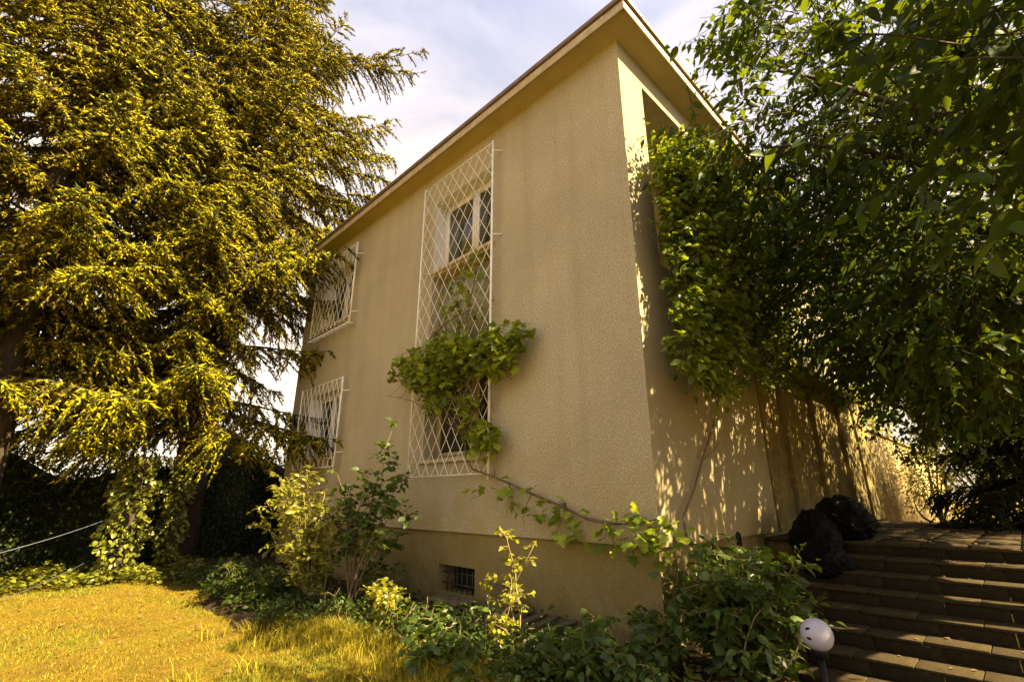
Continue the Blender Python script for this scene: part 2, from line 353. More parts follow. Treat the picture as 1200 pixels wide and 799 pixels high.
FR = lambda u, z, d: (u, d, z)            # front wall, depth inward (+Y)
SD = lambda u, z, d: (-d, u, z)           # side wall, depth inward (-X)
W_UP = (-4.04, -2.44, 5.30, 6.74); W_TALL = (-4.04, -2.44, 2.04, 5.22); W_UL = (-8.72, -7.16, 5.34, 6.74); W_LL = (-8.72, -7.16, 2.28, 3.72)
holed('front_wall', M['wall'], FR, XL, 0, ZP, ZS, [W_UP, W_TALL, W_UL, W_LL])
LOG = (.58, 5.2, 4.25, 7.02)
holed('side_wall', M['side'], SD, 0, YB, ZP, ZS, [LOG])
mb = MB(); mb.box((XL, .004, ZP), (XL + .2, YB, ZS)); part('end_wall', mb.mesh('end_wall', M['wall']), house)
mb = MB(); mb.box((XL + .21, YB - .2, ZP), (-.004, YB - .003, ZS)); part('rear_wall', mb.mesh('rear_wall', M['wall']), house)
mb = MB(); mb.add([(XL, 0, ZP), (0, 0, ZP), (0, YB, ZP), (XL, YB, ZP)], quad=[(0, 1, 2, 3)]); part('floor_slab', mb.mesh('floor_slab', M['plinth']), house)
BW = (-3.55, -2.76, .26, .60)
holed('front_plinth', M['plinth'], lambda u, z, d: (u, .045 + d, z), XL + .045, -.045, -.4, ZP, [BW])
for xx in (-.045, XL + .045):
    mb = MB(); mb.add([(xx, .045, -.4), (xx, YB, -.4), (xx, YB, ZP), (xx, .045, ZP)], quad=[(0, 1, 2, 3)]); part('side_plinth', mb.mesh('side_plinth', M['plinth']), house)
# loggia in the side wall
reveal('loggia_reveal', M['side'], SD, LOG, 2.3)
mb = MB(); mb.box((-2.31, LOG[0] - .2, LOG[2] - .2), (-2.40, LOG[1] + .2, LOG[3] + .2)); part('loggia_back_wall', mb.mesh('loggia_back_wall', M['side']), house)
# windows
def window(h_, name='window', depth=.24, sill=True, mull=.5, rmat='reveal', fm='white'):
    a, b_, c, d = h_
    rv = reveal('window_reveal', M[rmat], FR, h_, depth)
    mb = MB(); f = .07; y0, y1 = depth - .015, depth + .05
    mb.box((a + .002, y0, c + .002), (a + f, y1, d - .002)); mb.box((b_ - f, y0, c + .002), (b_ - .002, y1, d - .002)); mb.box((a + f, y0 + .003, c + .002), (b_ - f, y1, c + f)); mb.box((a + f, y0 + .003, d - f), (b_ - f, y1, d - .002))
    fr = part(name, mb.mesh('window_frame', M[fm]), house)
    xm = a + (b_ - a) * mull
    cols = [(a + f, xm - .025), (xm + .025, b_ - f)]
    box_part('mullion', (xm - .025, y0 - .012, c + f), (xm + .025, y1, d - f), M[fm], fr)
    for (p, q) in cols:
        s = .06; mb = MB(); yy0, yy1 = y0 - .006, y1 - .01
        mb.box((p + .004, yy0, c + f + .004), (p + s, yy1, d - f - .004)); mb.box((q - s, yy0, c + f + .004), (q - .004, yy1, d - f - .004))
        mb.box((p + s, yy0 + .002, c + f + .004), (q - s, yy1, c + f + s)); mb.box((p + s, yy0 + .002, d - f - s), (q - s, yy1, d - f - .004))
        part('sash', mb.mesh('sash', M[fm]), fr)
        box_part('pane', (p + s - .005, y0 + .02, c + f + s - .005), (q - s + .005, y0 + .026, d - f - s + .005), M['glass'], fr)
    if sill: box_part('sill', (a - .05, -.06, c - .045), (b_ + .05, depth - .02, c + .012), M['sill'], fr, .006)
    return fr
window(W_UP, mull=.56); window(W_UL); window(W_LL)
tw = window(W_TALL, mull=.62, rmat='wall', fm='shaded_frame')
box_part('transom', (W_TALL[0] + .07, .215, 3.70), (W_TALL[1] - .07, .275, 3.80), M['shaded_frame'], tw)
box_part('spandrel_panel', (W_TALL[0] + .075, .20, 3.95), (W_TALL[1] - .075, .222, 5.14), M['spandrel'], tw)
# rail with pegs under the far upper window
rl = part('sill_rail', (lambda m_: (m_.tube([(-8.85, -.30, 5.02), (-6.72, -.30, 5.02)], .014, 6), m_.mesh('sill_rail', M['iron']))[1])(MB()), house)
for k in range(12):
    x = -8.78 + k * .175; mb = MB(); mb.tube([(x, -.31, 5.03), (x, -.02, 5.10)], .016, 5); part('peg', mb.mesh('peg', M['bar']), rl)
# basement window
reveal('basement_reveal', M['plinth'], lambda u, z, d: (u, .045 + d, z), BW, .3)
bw = box_part('basement_window', (BW[0], .345, BW[2]), (BW[1], .37, BW[3]), M['glass'], house)
for k in range(7):
    x = BW[0] + .1 + k * .11; mb = MB(); mb.tube([(x, .13, BW[2]), (x, .13, BW[3])], .009, 6); part('bar', mb.mesh('bar', M['iron']), bw)
for z in (.36, .5): mb = MB(); mb.tube([(BW[0], .118, z), (BW[1], .118, z)], .008, 6); part('bar', mb.mesh('bar', M['iron']), bw)
# lattice grilles
rodm = (lambda m_: (m_.tube([(0, 0, 0), (1, 0, 0)], 1.0, 6), m_.mesh('lattice_bar', M['bar'], True))[1])(MB())
def rod(name, a, b_, r, parent):
    a = np.array(a, float); b_ = np.array(b_, float); d = b_ - a; ln = np.linalg.norm(d)
    o = bpy.data.objects.new(name, rodm); COL.objects.link(o); o.parent = parent
    q = Vector(d).to_track_quat('X', 'Z'); o.rotation_mode = 'QUATERNION'; o.rotation_quaternion = q; o.scale = (ln, r, r); o.location = a - base_of(parent); return o
def grille(x0, x1, z0, z1, dx, dz, brackets, top=True, y=-.13):
    mb = MB()
    mb.tube([(x0, y, z0 - .02), (x0, y, z1 + .02)], .015, 8); mb.tube([(x1, y, z0 - .08), (x1, y, z1 + .02)], .019, 8)
    mb.tube([(x0, y, z1), (x1, y, z1)], .008, 6); mb.tube([(x0, y, z0), (x1, y, z0)], .008, 6)
    gr = part('window_grille', mb.mesh('window_grille', M['bar'], True), house)
    s = dz / dx; w_, h_ = x1 - x0, z1 - z0
    rngl = np.random.default_rng(int(abs(x0 * 77 + z0 * 13)))
    for sgn in (1, -1):
        n = int((w_ + h_ / s) / dx) + 1
        for k in range(n + 1):
            # line z = z0 + s*(u - u0) for sgn=1, u along +x ; mirrored for -1
            u0 = w_ - (k + .5) * dx; pts = []
            ua, ub = max(0, u0), min(w_, u0 + h_ / s)
            if ub - ua < .04: continue
            za, zb = z0 + s * (ua - u0), z0 + s * (ub - u0)
            xa, xb = (x0 + ua, x0 + ub) if sgn == 1 else (x1 - ua, x1 - ub)
            j = rngl.normal() * .006
            rod('lattice_bar', (xa + j, y + sgn * .0065, za), (xb + j, y + sgn * .0065, zb), .0052, gr)
    for (bx_, bz_) in brackets: rod('bracket', (bx_, y, bz_), (bx_ + (.10 if bx_ > (x0 + x1) / 2 else 0), .0, bz_ + .01), .010, gr)
    return gr
grille(-4.23, -2.33, 1.80, 7.06, .235, .37, [(-2.33, 6.9), (-2.33, 5.35), (-2.33, 2.35), (-4.23, 5.35), (-4.23, 2.2), (-4.23, 6.9)])
grille(-8.93, -6.88, 5.12, 7.02, .215, .42, [(-6.88, 6.75), (-6.88, 5.35), (-8.93, 6.75), (-8.93, 5.35)])
grille(-8.93, -6.88, 2.08, 3.88, .215, .42, [(-6.88, 3.6), (-6.88, 2.35), (-8.93, 3.6), (-8.93, 2.35)])
# roof
OV = .31
mb = MB(); mb.box((XL - OV, -OV, ZS), (OV, YB + OV, ZS + .02)); sf = part('soffit', mb.mesh('soffit', M['soffit']), house)
mb = MB(); mb.box((XL - OV + .03, -OV + .03, ZS + .02), (OV - .03, YB + OV - .03, ZS + .30)); rf = part('roof', mb.mesh('roof', M['flash']), house)
for nm, a, b_ in (('fascia', (XL - OV - .02, -OV - .02, ZS - .015), (OV + .02, -OV, ZS + .12)), ('fascia', (OV, -OV, ZS - .015), (OV + .02, YB + OV, ZS + .12)), ('fascia', (XL - OV - .02, -OV, ZS - .015), (XL - OV, YB + OV, ZS + .12))):
    box_part(nm, a, b_, M['fascia'], rf, .004)
for a, b_ in (((XL - OV - .05, -OV - .055, ZS + .125), (OV + .055, -OV + .03, ZS + .20)), ((OV - .03, -OV + .03, ZS + .125), (OV + .055, YB + OV, ZS + .20)), ((XL - OV - .05, -OV + .03, ZS + .125), (XL - OV + .03, YB + OV, ZS + .20))):
    box_part('roof_edge', a, b_, M['flash'], rf, .008)
# thin fascia cap seams
# concrete canopy and boards of the entrance bay
box_part('canopy', (-.1, 4.3, 3.50), (.42, 8.6, 3.62), M['board'], house, .01)
ys = [3.3, 4.15, 4.95, 5.8, 6.75, 7.7, 8.8, 9.95]
for k in range(7):
    off = [.03, .10, .05, .13, .07, .15, .20][k]
    box_part('cladding_board', (.002, ys[k] + .01, 1.04), (off, ys[k+1] - .02, 3.49 if k < 6 else 3.60), M['board'], house, .008)

# ------------------------------------------------------------------ landing, steps
RIS = .13; YK = [2.75, 2.35, 2.05, 1.76, 1.47, 1.18, .87, .56, .26]
X0, X1 = .42, 4.4
ld_ = MB(); ld_.box((.0, 2.79, -.3), (X1, 9.6, .955)); land = struct('terrace', ld_.mesh('terrace', M['step_core']))
mb = MB(); mb.box((-.195, -.195, -.02), (.195, .195, .02)); tme = mb.mesh('paving_tile', M['tile'])
rng = np.random.default_rng(9)
y = 2.95
r_ = 0
while y < 9.5:
    x = .2 + (.0 if r_ % 2 == 0 else 0)
    while x < X1 - .1:
        o = bpy.data.objects.new('paving_tile', tme); COL.objects.link(o); o.parent = land; o.location = (x, y, .98 + rng.normal() * .003); o.rotation_euler = (rng.normal() * .004, rng.normal() * .004, int(rng.integers(4)) * math.pi / 2 + rng.normal() * .004)
        x += .402
    y += .402; r_ += 1
st = thing('garden_staircase', 'tiled garden steps climbing to the terrace beside the house wall', 'stairs', (X0, .2, 0))
for k in range(1, 9):
    z = 1.0 - RIS * k; yb = YK[k-1] + .02
    core = box_part('step', (X0 + .01, YK[k] + .03, -.3 if z < .2 else z - .35), (X1, (YK[k-1] + .05) if k > 1 else 2.785, z - .025), M['step_core'], st)
    x = X0
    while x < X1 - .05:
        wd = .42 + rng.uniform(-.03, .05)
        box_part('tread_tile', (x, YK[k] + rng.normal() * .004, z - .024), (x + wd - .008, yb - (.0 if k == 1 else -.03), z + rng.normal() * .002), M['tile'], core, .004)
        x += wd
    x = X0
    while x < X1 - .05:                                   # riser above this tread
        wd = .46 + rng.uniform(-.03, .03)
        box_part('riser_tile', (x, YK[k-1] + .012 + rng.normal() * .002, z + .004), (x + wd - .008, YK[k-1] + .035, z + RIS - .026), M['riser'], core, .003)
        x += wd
# lip of the terrace
x = X0
while x < X1 - .05:
    box_part('edge_tile', (x, YK[0] - .005, .972), (x + .392, YK[0] + .04, 1.001 + rng.normal() * .001), M['tile'], land, .004); x += .402
mb = MB(); mb.box((X0 - .2, -6, -.1), (X1, .27, .045)); path = struct('path', mb.mesh('path', M['step_core']))
for i in range(9):
    for j in range(9):
        o = bpy.data.objects.new('paving_tile', tme); COL.objects.link(o); o.parent = path; o.location = (X0 + .02 + i * .402, .05 - j * .402, .048 + rng.normal() * .003)
        o.rotation_euler = (rng.normal() * .006, rng.normal() * .006, rng.normal() * .006)
# garden wall behind the terrace
gwt = thing('garden_wall', 'sunlit cream rendered garden wall behind the terrace', 'wall', (0, 10.6, 0))
box_part('wall_panel', (-.15, 10.3, 0), (.12, 26, 3.1), M['garden_wall'], gwt)
box_part('coping', (-.2, 10.28, 3.103), (.17, 26.05, 3.18), M['sill'], gwt, .01)

# ------------------------------------------------------------------ small objects
# globe lamp
lp = thing('garden_lamp', 'white globe garden lamp on a short black post beside the steps', 'lamp', (1.38, -.5, .05))
gc = np.array([1.38, -.5, .63]); gr_ = .098
u = np.linspace(0, math.pi, 17); v_ = np.linspace(0, 2 * math.pi, 28, endpoint=False)
uu, vv = np.meshgrid(u, v_, indexing='ij'); V = gc + gr_ * np.stack([np.sin(uu) * np.cos(vv), np.sin(uu) * np.sin(vv), np.cos(uu)], -1)
q = [(i*28+j, (i+1)*28+j, (i+1)*28+(j+1) % 28, i*28+(j+1) % 28) for i in range(16) for j in range(28)]
part('globe', rawmesh('globe', V.reshape(-1, 3), np.array(q), M['globe'], True), lp)
for a_, b2 in ((.35, .34), (-.35, -.30)):  # two dark oval patches laid just above the globe surface
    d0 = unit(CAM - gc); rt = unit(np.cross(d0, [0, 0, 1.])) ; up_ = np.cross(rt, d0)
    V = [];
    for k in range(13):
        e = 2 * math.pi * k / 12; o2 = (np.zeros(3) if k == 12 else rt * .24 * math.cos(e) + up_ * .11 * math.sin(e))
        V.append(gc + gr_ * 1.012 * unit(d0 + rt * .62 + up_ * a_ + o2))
    part('dark_oval', rawmesh('dark_oval', V, np.array([(12, k, (k + 1) % 12) for k in range(12)]), M['black']), lp)
mb = MB(); mb.tube([(1.38, -.5, .05), (1.38, -.5, .07)], .07, 16); mb.tube([(1.38, -.5, .06), (1.38, -.5, .50)], .022, 14); part('post', mb.mesh('post', M['black'], False), lp)
mb = MB(); mb.tube([(1.38, -.5, .49), (1.38, -.5, .50), (1.38, -.5, .535), (1.38, -.5, .56)], [.03, .046, .052, .04], 18); part('collar', mb.mesh('collar', M['black']), lp)
# hooked stick
hk = MB(); hp = [(.17, 1.60, .35), (.15, 1.58, .7), (.14, 1.57, .98)]
for a in np.linspace(0, 1.25 * math.pi, 9): hp.append((.14, 1.57 - .045 + .045 * math.cos(a), 1.04 + .07 * math.sin(a)))
hk.tube(hp, .017, 8); o = part('walking_stick', hk.mesh('walking_stick', M['black'], True)); o['label'] = 'black stick with curved handle leaning on the side wall behind the bush'; o['category'] = 'stick'
# black bags on the terrace edge
def bag(c, r, seed, label, tie=None):
    rg = np.random.default_rng(seed); nu, nv = 64, 96
    u = np.linspace(.01, math.pi - .01, nu); v = np.linspace(0, 2 * math.pi, nv, endpoint=False); uu, vv = np.meshgrid(u, v, indexing='ij')
    n = np.stack([np.sin(uu) * np.cos(vv), np.sin(uu) * np.sin(vv), np.cos(uu)], -1); rr = np.ones_like(uu)
    for k in range(150):                                  # creases and folds of slack plastic
        d = unit(rg.normal(size=3)); e = n @ d - rg.uniform(-.5, .9); wd = rg.uniform(.012, .07)
        rr += rg.uniform(-.075, .06) * np.exp(-(e / wd) ** 2) * (.5 + .5 * np.sin(n @ (rg.normal(size=3) * 4)))
    V = n * np.array(r) * rr[..., None]
    V[..., 2] = np.where(V[..., 2] < 0, V[..., 2] * .8, V[..., 2]); V[..., :2] *= (1 - .22 * np.clip(V[..., 2:] / r[2], -1, 1))
    V = V + np.array(c); V[..., 2] = np.maximum(V[..., 2], c[2] - .72 * r[2])
    q = [(i*nv+j, (i+1)*nv+j, (i+1)*nv+(j+1) % nv, i*nv+(j+1) % nv) for i in range(nu - 1) for j in range(nv)]
    t = thing('refuse_bag', label, 'bag', (c[0], c[1], c[2] - .72 * r[2]), 'black bags by the terrace edge')
    part('sack', rawmesh('sack', V.reshape(-1, 3), np.array(q), M['bag'], True), t)
    if tie:
        mb = MB(); top = np.array([c[0], c[1], c[2] + r[2] * .93])
        for k in range(9):
            a = k * .7 + rg.uniform(0, .4); d = np.array([math.cos(a), math.sin(a), 1.0]); mb.add([top + np.array([-.03 * d[1], .03 * d[0], 0]), top - np.array([-.03 * d[1], .03 * d[0], 0]), top + d * .09 + np.array([0, 0, .02]), top + d * .06 + np.array([-.05 * d[1], .05 * d[0], .05])], tri=[(0, 1, 2), (0, 2, 3)])
        part('tied_neck', mb.mesh('tied_neck', M['bag']), t)
bag((.86, 3.04, 1.22), (.36, .30, .30), 4, 'bulging crumpled black plastic bag, highest one at the terrace edge')
bag((.64, 2.62, 1.00), (.28, .26, .36), 8, 'black plastic bag against the house wall, beside the highest bag')
bag((.80, 2.20, .82), (.26, .24, .24), 15, 'black plastic bag slumped on the upper steps below the other bags')
# clothes lines
for a, b_, lb in (((-5.2, -4.75, .86), (-11.0, -2.80, 1.16), 'pale clothes line, upper one of two strung across the lawn'), ((-5.2, -4.62, .38), (-11.0, -3.0, .36), 'thin grey clothes line, lower one of two strung across the lawn')):
    mb = MB(); mb.tube(bezier(a, b_, (0, 0, -.05), 12), .005 if a[2] > .6 else .0028, 6); o = part('clothes_line', mb.mesh('clothes_line', M['line'], True)); o['label'] = lb; o['category'] = 'line'; o['group'] = 'clothes lines'
# old timber by the basement window
wt = thing('cold_frame', 'low weathered timber frame with loose boards against the plinth', 'frame', (-1.55, -.15, 0))
P8 = [((-2.1, -.45, .16), (-1.0, -.45, .20)), ((-2.1, .0, .20), (-.95, .0, .24))]
for (a, b_) in P8: box_part('rail', (a[0], a[1] - .02, .05), (b_[0], a[1] + .02, b_[2]), M['wood'], wt, .004)
for k, x in enumerate((-2.08, -.98)): box_part('end_board', (x - .02, -.43, .05), (x + .02, -.02, .19), M['wood'], wt, .004)
for k in range(5):
    o = box_part('plank', (-1.95 + k * .2, -.52, .235), (-1.85 + k * .2, .02, .255), M['wood'], wt, .003); o.rotation_euler = (R(3), R(rng.uniform(-4, 4)), R(rng.uniform(-14, 14)))
tb = thing('wooden_stool', 'small old wooden stool under the barred basement window', 'stool', (-2.75, -.35, 0))
box_part('seat', (-3.05, -.52, .27), (-2.45, -.16, .30), M['wood'], tb, .006)
for (x, y) in ((-3.0, -.48), (-2.5, -.48), (-3.0, -.2), (-2.5, -.2)): box_part('leg', (x - .02, y - .02, .02), (x + .02, y + .02, .27), M['wood'], tb, .003)
box_part('stretcher', (-2.98, -.495, .12), (-2.52, -.47, .15), M['wood'], tb, .003)
bd = box_part('board', (-2.35, -.035, -.02), (-1.55, -.005, .02), M['wood'], None, .003); bd.location = (-2.0, -.06, .40); bd.rotation_euler = (R(-8), R(17), 0); bd['label'] = 'thin pale board leaning aslant against the plinth'; bd['category'] = 'board'
for k in range(2):
    o = box_part('brick', (-.06, -.05, -.06), (.06, .05, .06), M['brick'], None, .006); o.location = (-4.72 + .145 * k, -.35, .20); o.rotation_euler = (R(8), R(12 - 26 * k), R(20)); o['label'] = ('left' if k == 0 else 'right') + ' one of two small pink bricks tilted by the wall'; o['category'] = 'brick'; o['group'] = 'two loose bricks'
    box_part('brick_base', (-.05, -.05, -.16), (.05, .05, -.06), M['brick'], o)

# ------------------------------------------------------------------ spruces
def spruce(name, label, base, H, prof, zmin, seed, mat, dens=1.0, droopk=1.0, extra=(), twig_len=.15, twig_w=.042, step=.43, dry=None, skip=None):
    rg = np.random.default_rng(seed); t = thing(name, label, 'tree', base, 'conifers'); b = np.array(base, float)
    mb = MB(); zz = np.linspace(0, H, 14); lean = np.stack([.12 * np.sin(zz * .3 + seed), .12 * np.sin(zz * .23 + 2 * seed), zz], 1)
    r0 = .018 * H; mb.tube(b + lean, r0 * (1 - zz / H) ** .8 + .02, 12); part('trunk', mb.mesh('trunk', M['bark'], True), t)
    brs = []
    z = zmin; k = 0
    while z < H - .3:
        nb = 6 if z < H * .7 else 5
        for i in range(nb):
            a = k * 2.4 + i * 2 * math.pi / nb + rg.normal() * .25
            brs.append((z + rg.normal() * .12, a, prof(z) * rg.uniform(.55, 1.15)))
        z += step * rg.uniform(.8, 1.2); k += 1
    if skip: brs = [q for q in brs if not skip(*q)]
    brs += list(extra)
    bm_ = MB(); tp = []; td = []; tl = []; dryf = []
    for (z, a, ln) in brs:
        if ln < .25: ln = .25
        f = z / H; s = np.linspace(0, 1, 10); dh = np.array([math.cos(a), math.sin(a)]); cur = rg.normal() * .12
        hz = ln * ((.30 * f + .02) * s - droopk * (.60 - .38 * f) * s ** 2 + .30 * s ** 3)
        wig = np.stack([-dh[1] * cur * s ** 2 * ln, dh[0] * cur * s ** 2 * ln], 1)
        C = np.stack([dh[0] * ln * s, dh[1] * ln * s, z + hz], 1); C[:, :2] += wig; C += b + np.array([.12 * math.sin(z * .3 + seed), .12 * math.sin(z * .23 + 2 * seed), 0])
        bm_.tube(C, np.linspace(.010 + .009 * ln, .004, 10), 4)
        ns = max(5, int(ln * .9 / .072 * dens)); u = np.sort(rg.uniform(.05, 1, ns)) ; u[-1] = 1
        pc = np.stack([np.interp(u, s, C[:, q]) for q in range(3)], 1); tg = unit(np.stack([np.interp(u, s, np.gradient(C[:, q])) for q in range(3)], 1))
        lat = unit(np.cross(tg, [0, 0, 1.])); sg = np.where(np.arange(ns) % 2 == 0, 1, -1)[:, None]
        sl = (.24 + .66 * np.sin(np.pi * np.clip(u, .1, .97)) * min(1, ln / 2.5)) * rg.uniform(.6, 1.3, ns)
        sd = unit(tg * rg.uniform(.4, .9, (ns, 1)) + lat * sg * rg.uniform(.3, 1.0, (ns, 1)) + np.array([0, 0, -1]) * rg.uniform(.0, .75, (ns, 1)) * droopk)
        # twigs along each side branchlet, hanging
        for q in range(ns):
            n = max(6, int(sl[q] / .021 * dens)); v = (np.arange(n) + rg.uniform(0, 1, n)) / n
            p = pc[q] + sd[q] * (sl[q] * v)[:, None]; p[:, 2] -= droopk * .38 * sl[q] * v ** 2
            tn = unit(sd[q] + np.stack([0 * v, 0 * v, -.76 * droopk * v], 1))
            fork = (rg.uniform(size=n) < .35)[:, None] * lat[q] * rg.choice([-1, 1], (n, 1)) * rg.uniform(.3, .9, (n, 1))
            p += fork * .10 * rg.uniform(size=(n, 1))
            d = tn + rg.normal(size=(n, 3)) * .42 + fork * .5
            tp.append(p); td.append(unit(d)); tl.append(rg.uniform(.55, 1.3, n) * twig_len * (1.15 - .5 * v))
            dryf.append(np.full(n, u[q] < .55))
    part('branches', bm_.mesh('branches', M['bark']), t, 'stuff')
    P = np.concatenate(tp); D = np.concatenate(td); Ln = np.concatenate(tl); dr = np.concatenate(dryf) & (rg.uniform(size=len(P)) < .35)
    def spin(sel):
        p, d, l = P[sel], D[sel], Ln[sel]; n = len(p)
        A = unit(np.cross(d, rg.normal(size=(n, 3)))); B = np.cross(d, A); wv = (twig_w * rg.uniform(.6, 1.2, n))[:, None] * .5
        m_ = p
        V = np.stack([m_ + A * wv, m_ - A * .5 * wv + B * .87 * wv, m_ - A * .5 * wv - B * .87 * wv, p + d * l[:, None]], 1).reshape(-1, 3)
        F = np.array([(3,0,1),(3,1,2),(3,2,0)])[None] + (np.arange(n) * 4)[:, None, None]
        return V, F.reshape(-1, 3)
    if dry is not None and dr.any():
        part('inner_twigs', rawmesh('inner_twigs', *spin(dr), dry), t, 'stuff')
    else: dr[:] = False
    part('crown', rawmesh('crown', *spin(~dr), mat), t, 'stuff')
    return t
profB = lambda z: float(np.interp(z, [0, 2, 5, 10, 14, 18, 21], [3.6, 4.3, 4.5, 3.7, 2.9, 1.6, .2]))
profA = lambda z: float(np.interp(z, [0, 2.5, 6, 11, 16, 19], [2.6, 3.4, 3.6, 3.0, 1.6, .2]))
spruce('spruce_tree', 'tall drooping spruce tree at the left end of the house', (-11.3, -1.5, 0), 21, profB, 3.0, 11, M['spruce'],
       extra=[(14.9, .95, 4.6), (14.6, .80, 4.4), (11.2, .75, 4.3), (11.0, .95, 4.0), (7.0, .25, 4.6), (6.6, .1, 4.4)], dry=M['spruce_dry'], dens=1.08, skip=lambda z, a, l: z < 6.2 and .7 < a % (2 * math.pi) < 2.3)
spruce('spruce_tree', 'nearer drooping spruce at the left edge with brownish dry inner twigs', (-10.2, -5.1, 0), 19, profA, 3.5, 23, M['spruce'], dry=M['spruce_dry'], dens=1.2)
spruce('yew_tree', 'dark drooping conifer at the far right of the terrace', (3.0, 7.9, .9), 4.6, lambda z: 1.75 * (1 - z / 5.2) + .1, .1, 5, M['yew'], dens=1.3, step=.22, twig_len=.13, twig_w=.03)

# ------------------------------------------------------------------ hedge and ivy
rng = np.random.default_rng(21)
hd = thing('hedge', 'dark dense evergreen hedge at the back of the lawn', 'hedge', (-12.4, -2.5, 0))
def hedge_pt(s, zt):
    """s along the hedge 0..1, zt 0..1 height -> front surface point"""
    y = -13 + 17 * s; x = -11.6 + .35 * np.sin(s * 21) + .2 * np.sin(s * 53 + 1) - .5 * zt ** 3 + .25 * np.sin(zt * 7 + s * 40) * .5
    top = 2.35 + .25 * np.sin(s * 17 + 1) + .15 * np.sin(s * 43)
    return np.stack([x, y, zt * top], -1)
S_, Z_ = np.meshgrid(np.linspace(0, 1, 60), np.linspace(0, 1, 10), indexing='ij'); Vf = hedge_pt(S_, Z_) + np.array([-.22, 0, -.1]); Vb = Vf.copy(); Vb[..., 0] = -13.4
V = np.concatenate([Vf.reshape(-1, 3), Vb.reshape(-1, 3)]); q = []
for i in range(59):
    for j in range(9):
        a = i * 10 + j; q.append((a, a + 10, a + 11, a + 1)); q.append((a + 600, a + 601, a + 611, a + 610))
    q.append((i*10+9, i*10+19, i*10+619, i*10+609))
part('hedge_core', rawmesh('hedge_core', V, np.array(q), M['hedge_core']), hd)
n = 34000; s = rng.uniform(0, 1, n); zt = rng.uniform(0, 1.06, n); P = hedge_pt(s, zt); tp_ = rng.uniform(size=n) < .22
P[tp_, 0] -= rng.uniform(0, 1.8, tp_.sum()); P[tp_, 2] = hedge_pt(s[tp_], np.ones(tp_.sum()))[:, 2] + rng.uniform(-.1, .15, tp_.sum())
P += rng.normal(size=(n, 3)) * np.array([.13, .08, .08]); P[:, 2] = np.maximum(P[:, 2], .03)
D, N = orient(rng, n, np.tile([.7, 0, -.2], (n, 1)), .35, .2, .7); l = rng.uniform(.05, .11, n)
foliage(hd, (P, D, N, l, l * .6), M['hedge'], nobj=0)
# shrubs at the foot of the house's far end (shade)
def cloud(rng, c, r, n, lsize, wr, out=None, shell=.55, flat=.5, droop=.2):
    d = unit(rng.normal(size=(n, 3))); rad = (shell + (1 - shell) * rng.uniform(size=n)) ** .6
    lump = 1 + .22 * np.sin(d[:, 0] * 5 + c[0]) * np.cos(d[:, 1] * 4 + c[1]) + .15 * np.sin(d[:, 2] * 7 + c[2] * 3)
    P = np.array(c) + d * np.array(r) * (rad * lump)[:, None]
    D, N = orient(rng, n, d, flat, droop, .55); l = lsize * rng.uniform(.55, 1.2, n)
    return (P, D, N, l, l * wr)
def ivy_strip():
    t = thing('ivy_ground_cover', 'sunlit ivy creeping along the far edge of the lawn', 'ivy', (-9.3, -4, 0)); t['kind'] = 'stuff'
    n = 5200; s = rng.uniform(size=n); y = -7.5 + 6.2 * s; x = -9.35 + .9 * (s - .6) * 1.3 - rng.uniform(-.15, 2.2, n) + .25 * np.sin(y * 2.3) + .15 * np.sin(y * 5.1)
    z = ground_z(x, y) + .02 + rng.uniform(0, .16, n) * (1 + .8 * np.sin(y * 3) ** 2); P = np.stack([x, y, z], 1)
    D, N = orient(rng, n, unit(rng.normal(size=(n, 3)) * np.array([1, 1, .1])), .75, 0, .2); l = rng.uniform(.06, .12, n)
    foliage(t, (P, D, N, l, l * .85), M['ivy'], nobj=150, cell=9)
ivy_strip()
def ivy_column(x, y, h, r, label, n):
    t = thing('ivy_column', label, 'ivy', (x, y, 0), 'ivy columns before the hedge')
    mb = MB(); mb.tube(bezier((x, y, 0), (x - .05, y + .05, h), (.05, .05, 0), 6), np.linspace(.09, .05, 6), 8); part('stem', mb.mesh('stem', M['bark'], True), t)
    z = rng.uniform(0, 1, n) ** .9 * h; a = rng.uniform(0, 2 * math.pi, n); rr = r * (.6 + .5 * np.sin(z * 4 + a) ** 2) * rng.uniform(.6, 1.15, n)
    P = np.stack([x + rr * np.cos(a), y + rr * np.sin(a), z], 1); o_ = np.stack([np.cos(a), np.sin(a), -.4 + 0 * a], 1)
    D, N = orient(rng, n, o_, .3, .35, .5); l = rng.uniform(.06, .12, n); foliage(t, (P, D, N, l, l * .85), M['ivy'], nobj=120, cell=7)
ivy_column(-9.9, -2.80, 2.3, .36, 'wide sunlit column of ivy before the dark hedge', 1500)
ivy_column(-10.3, -1.95, 2.3, .24, 'slim column of ivy before the dark hedge, right of the wide one', 1000)

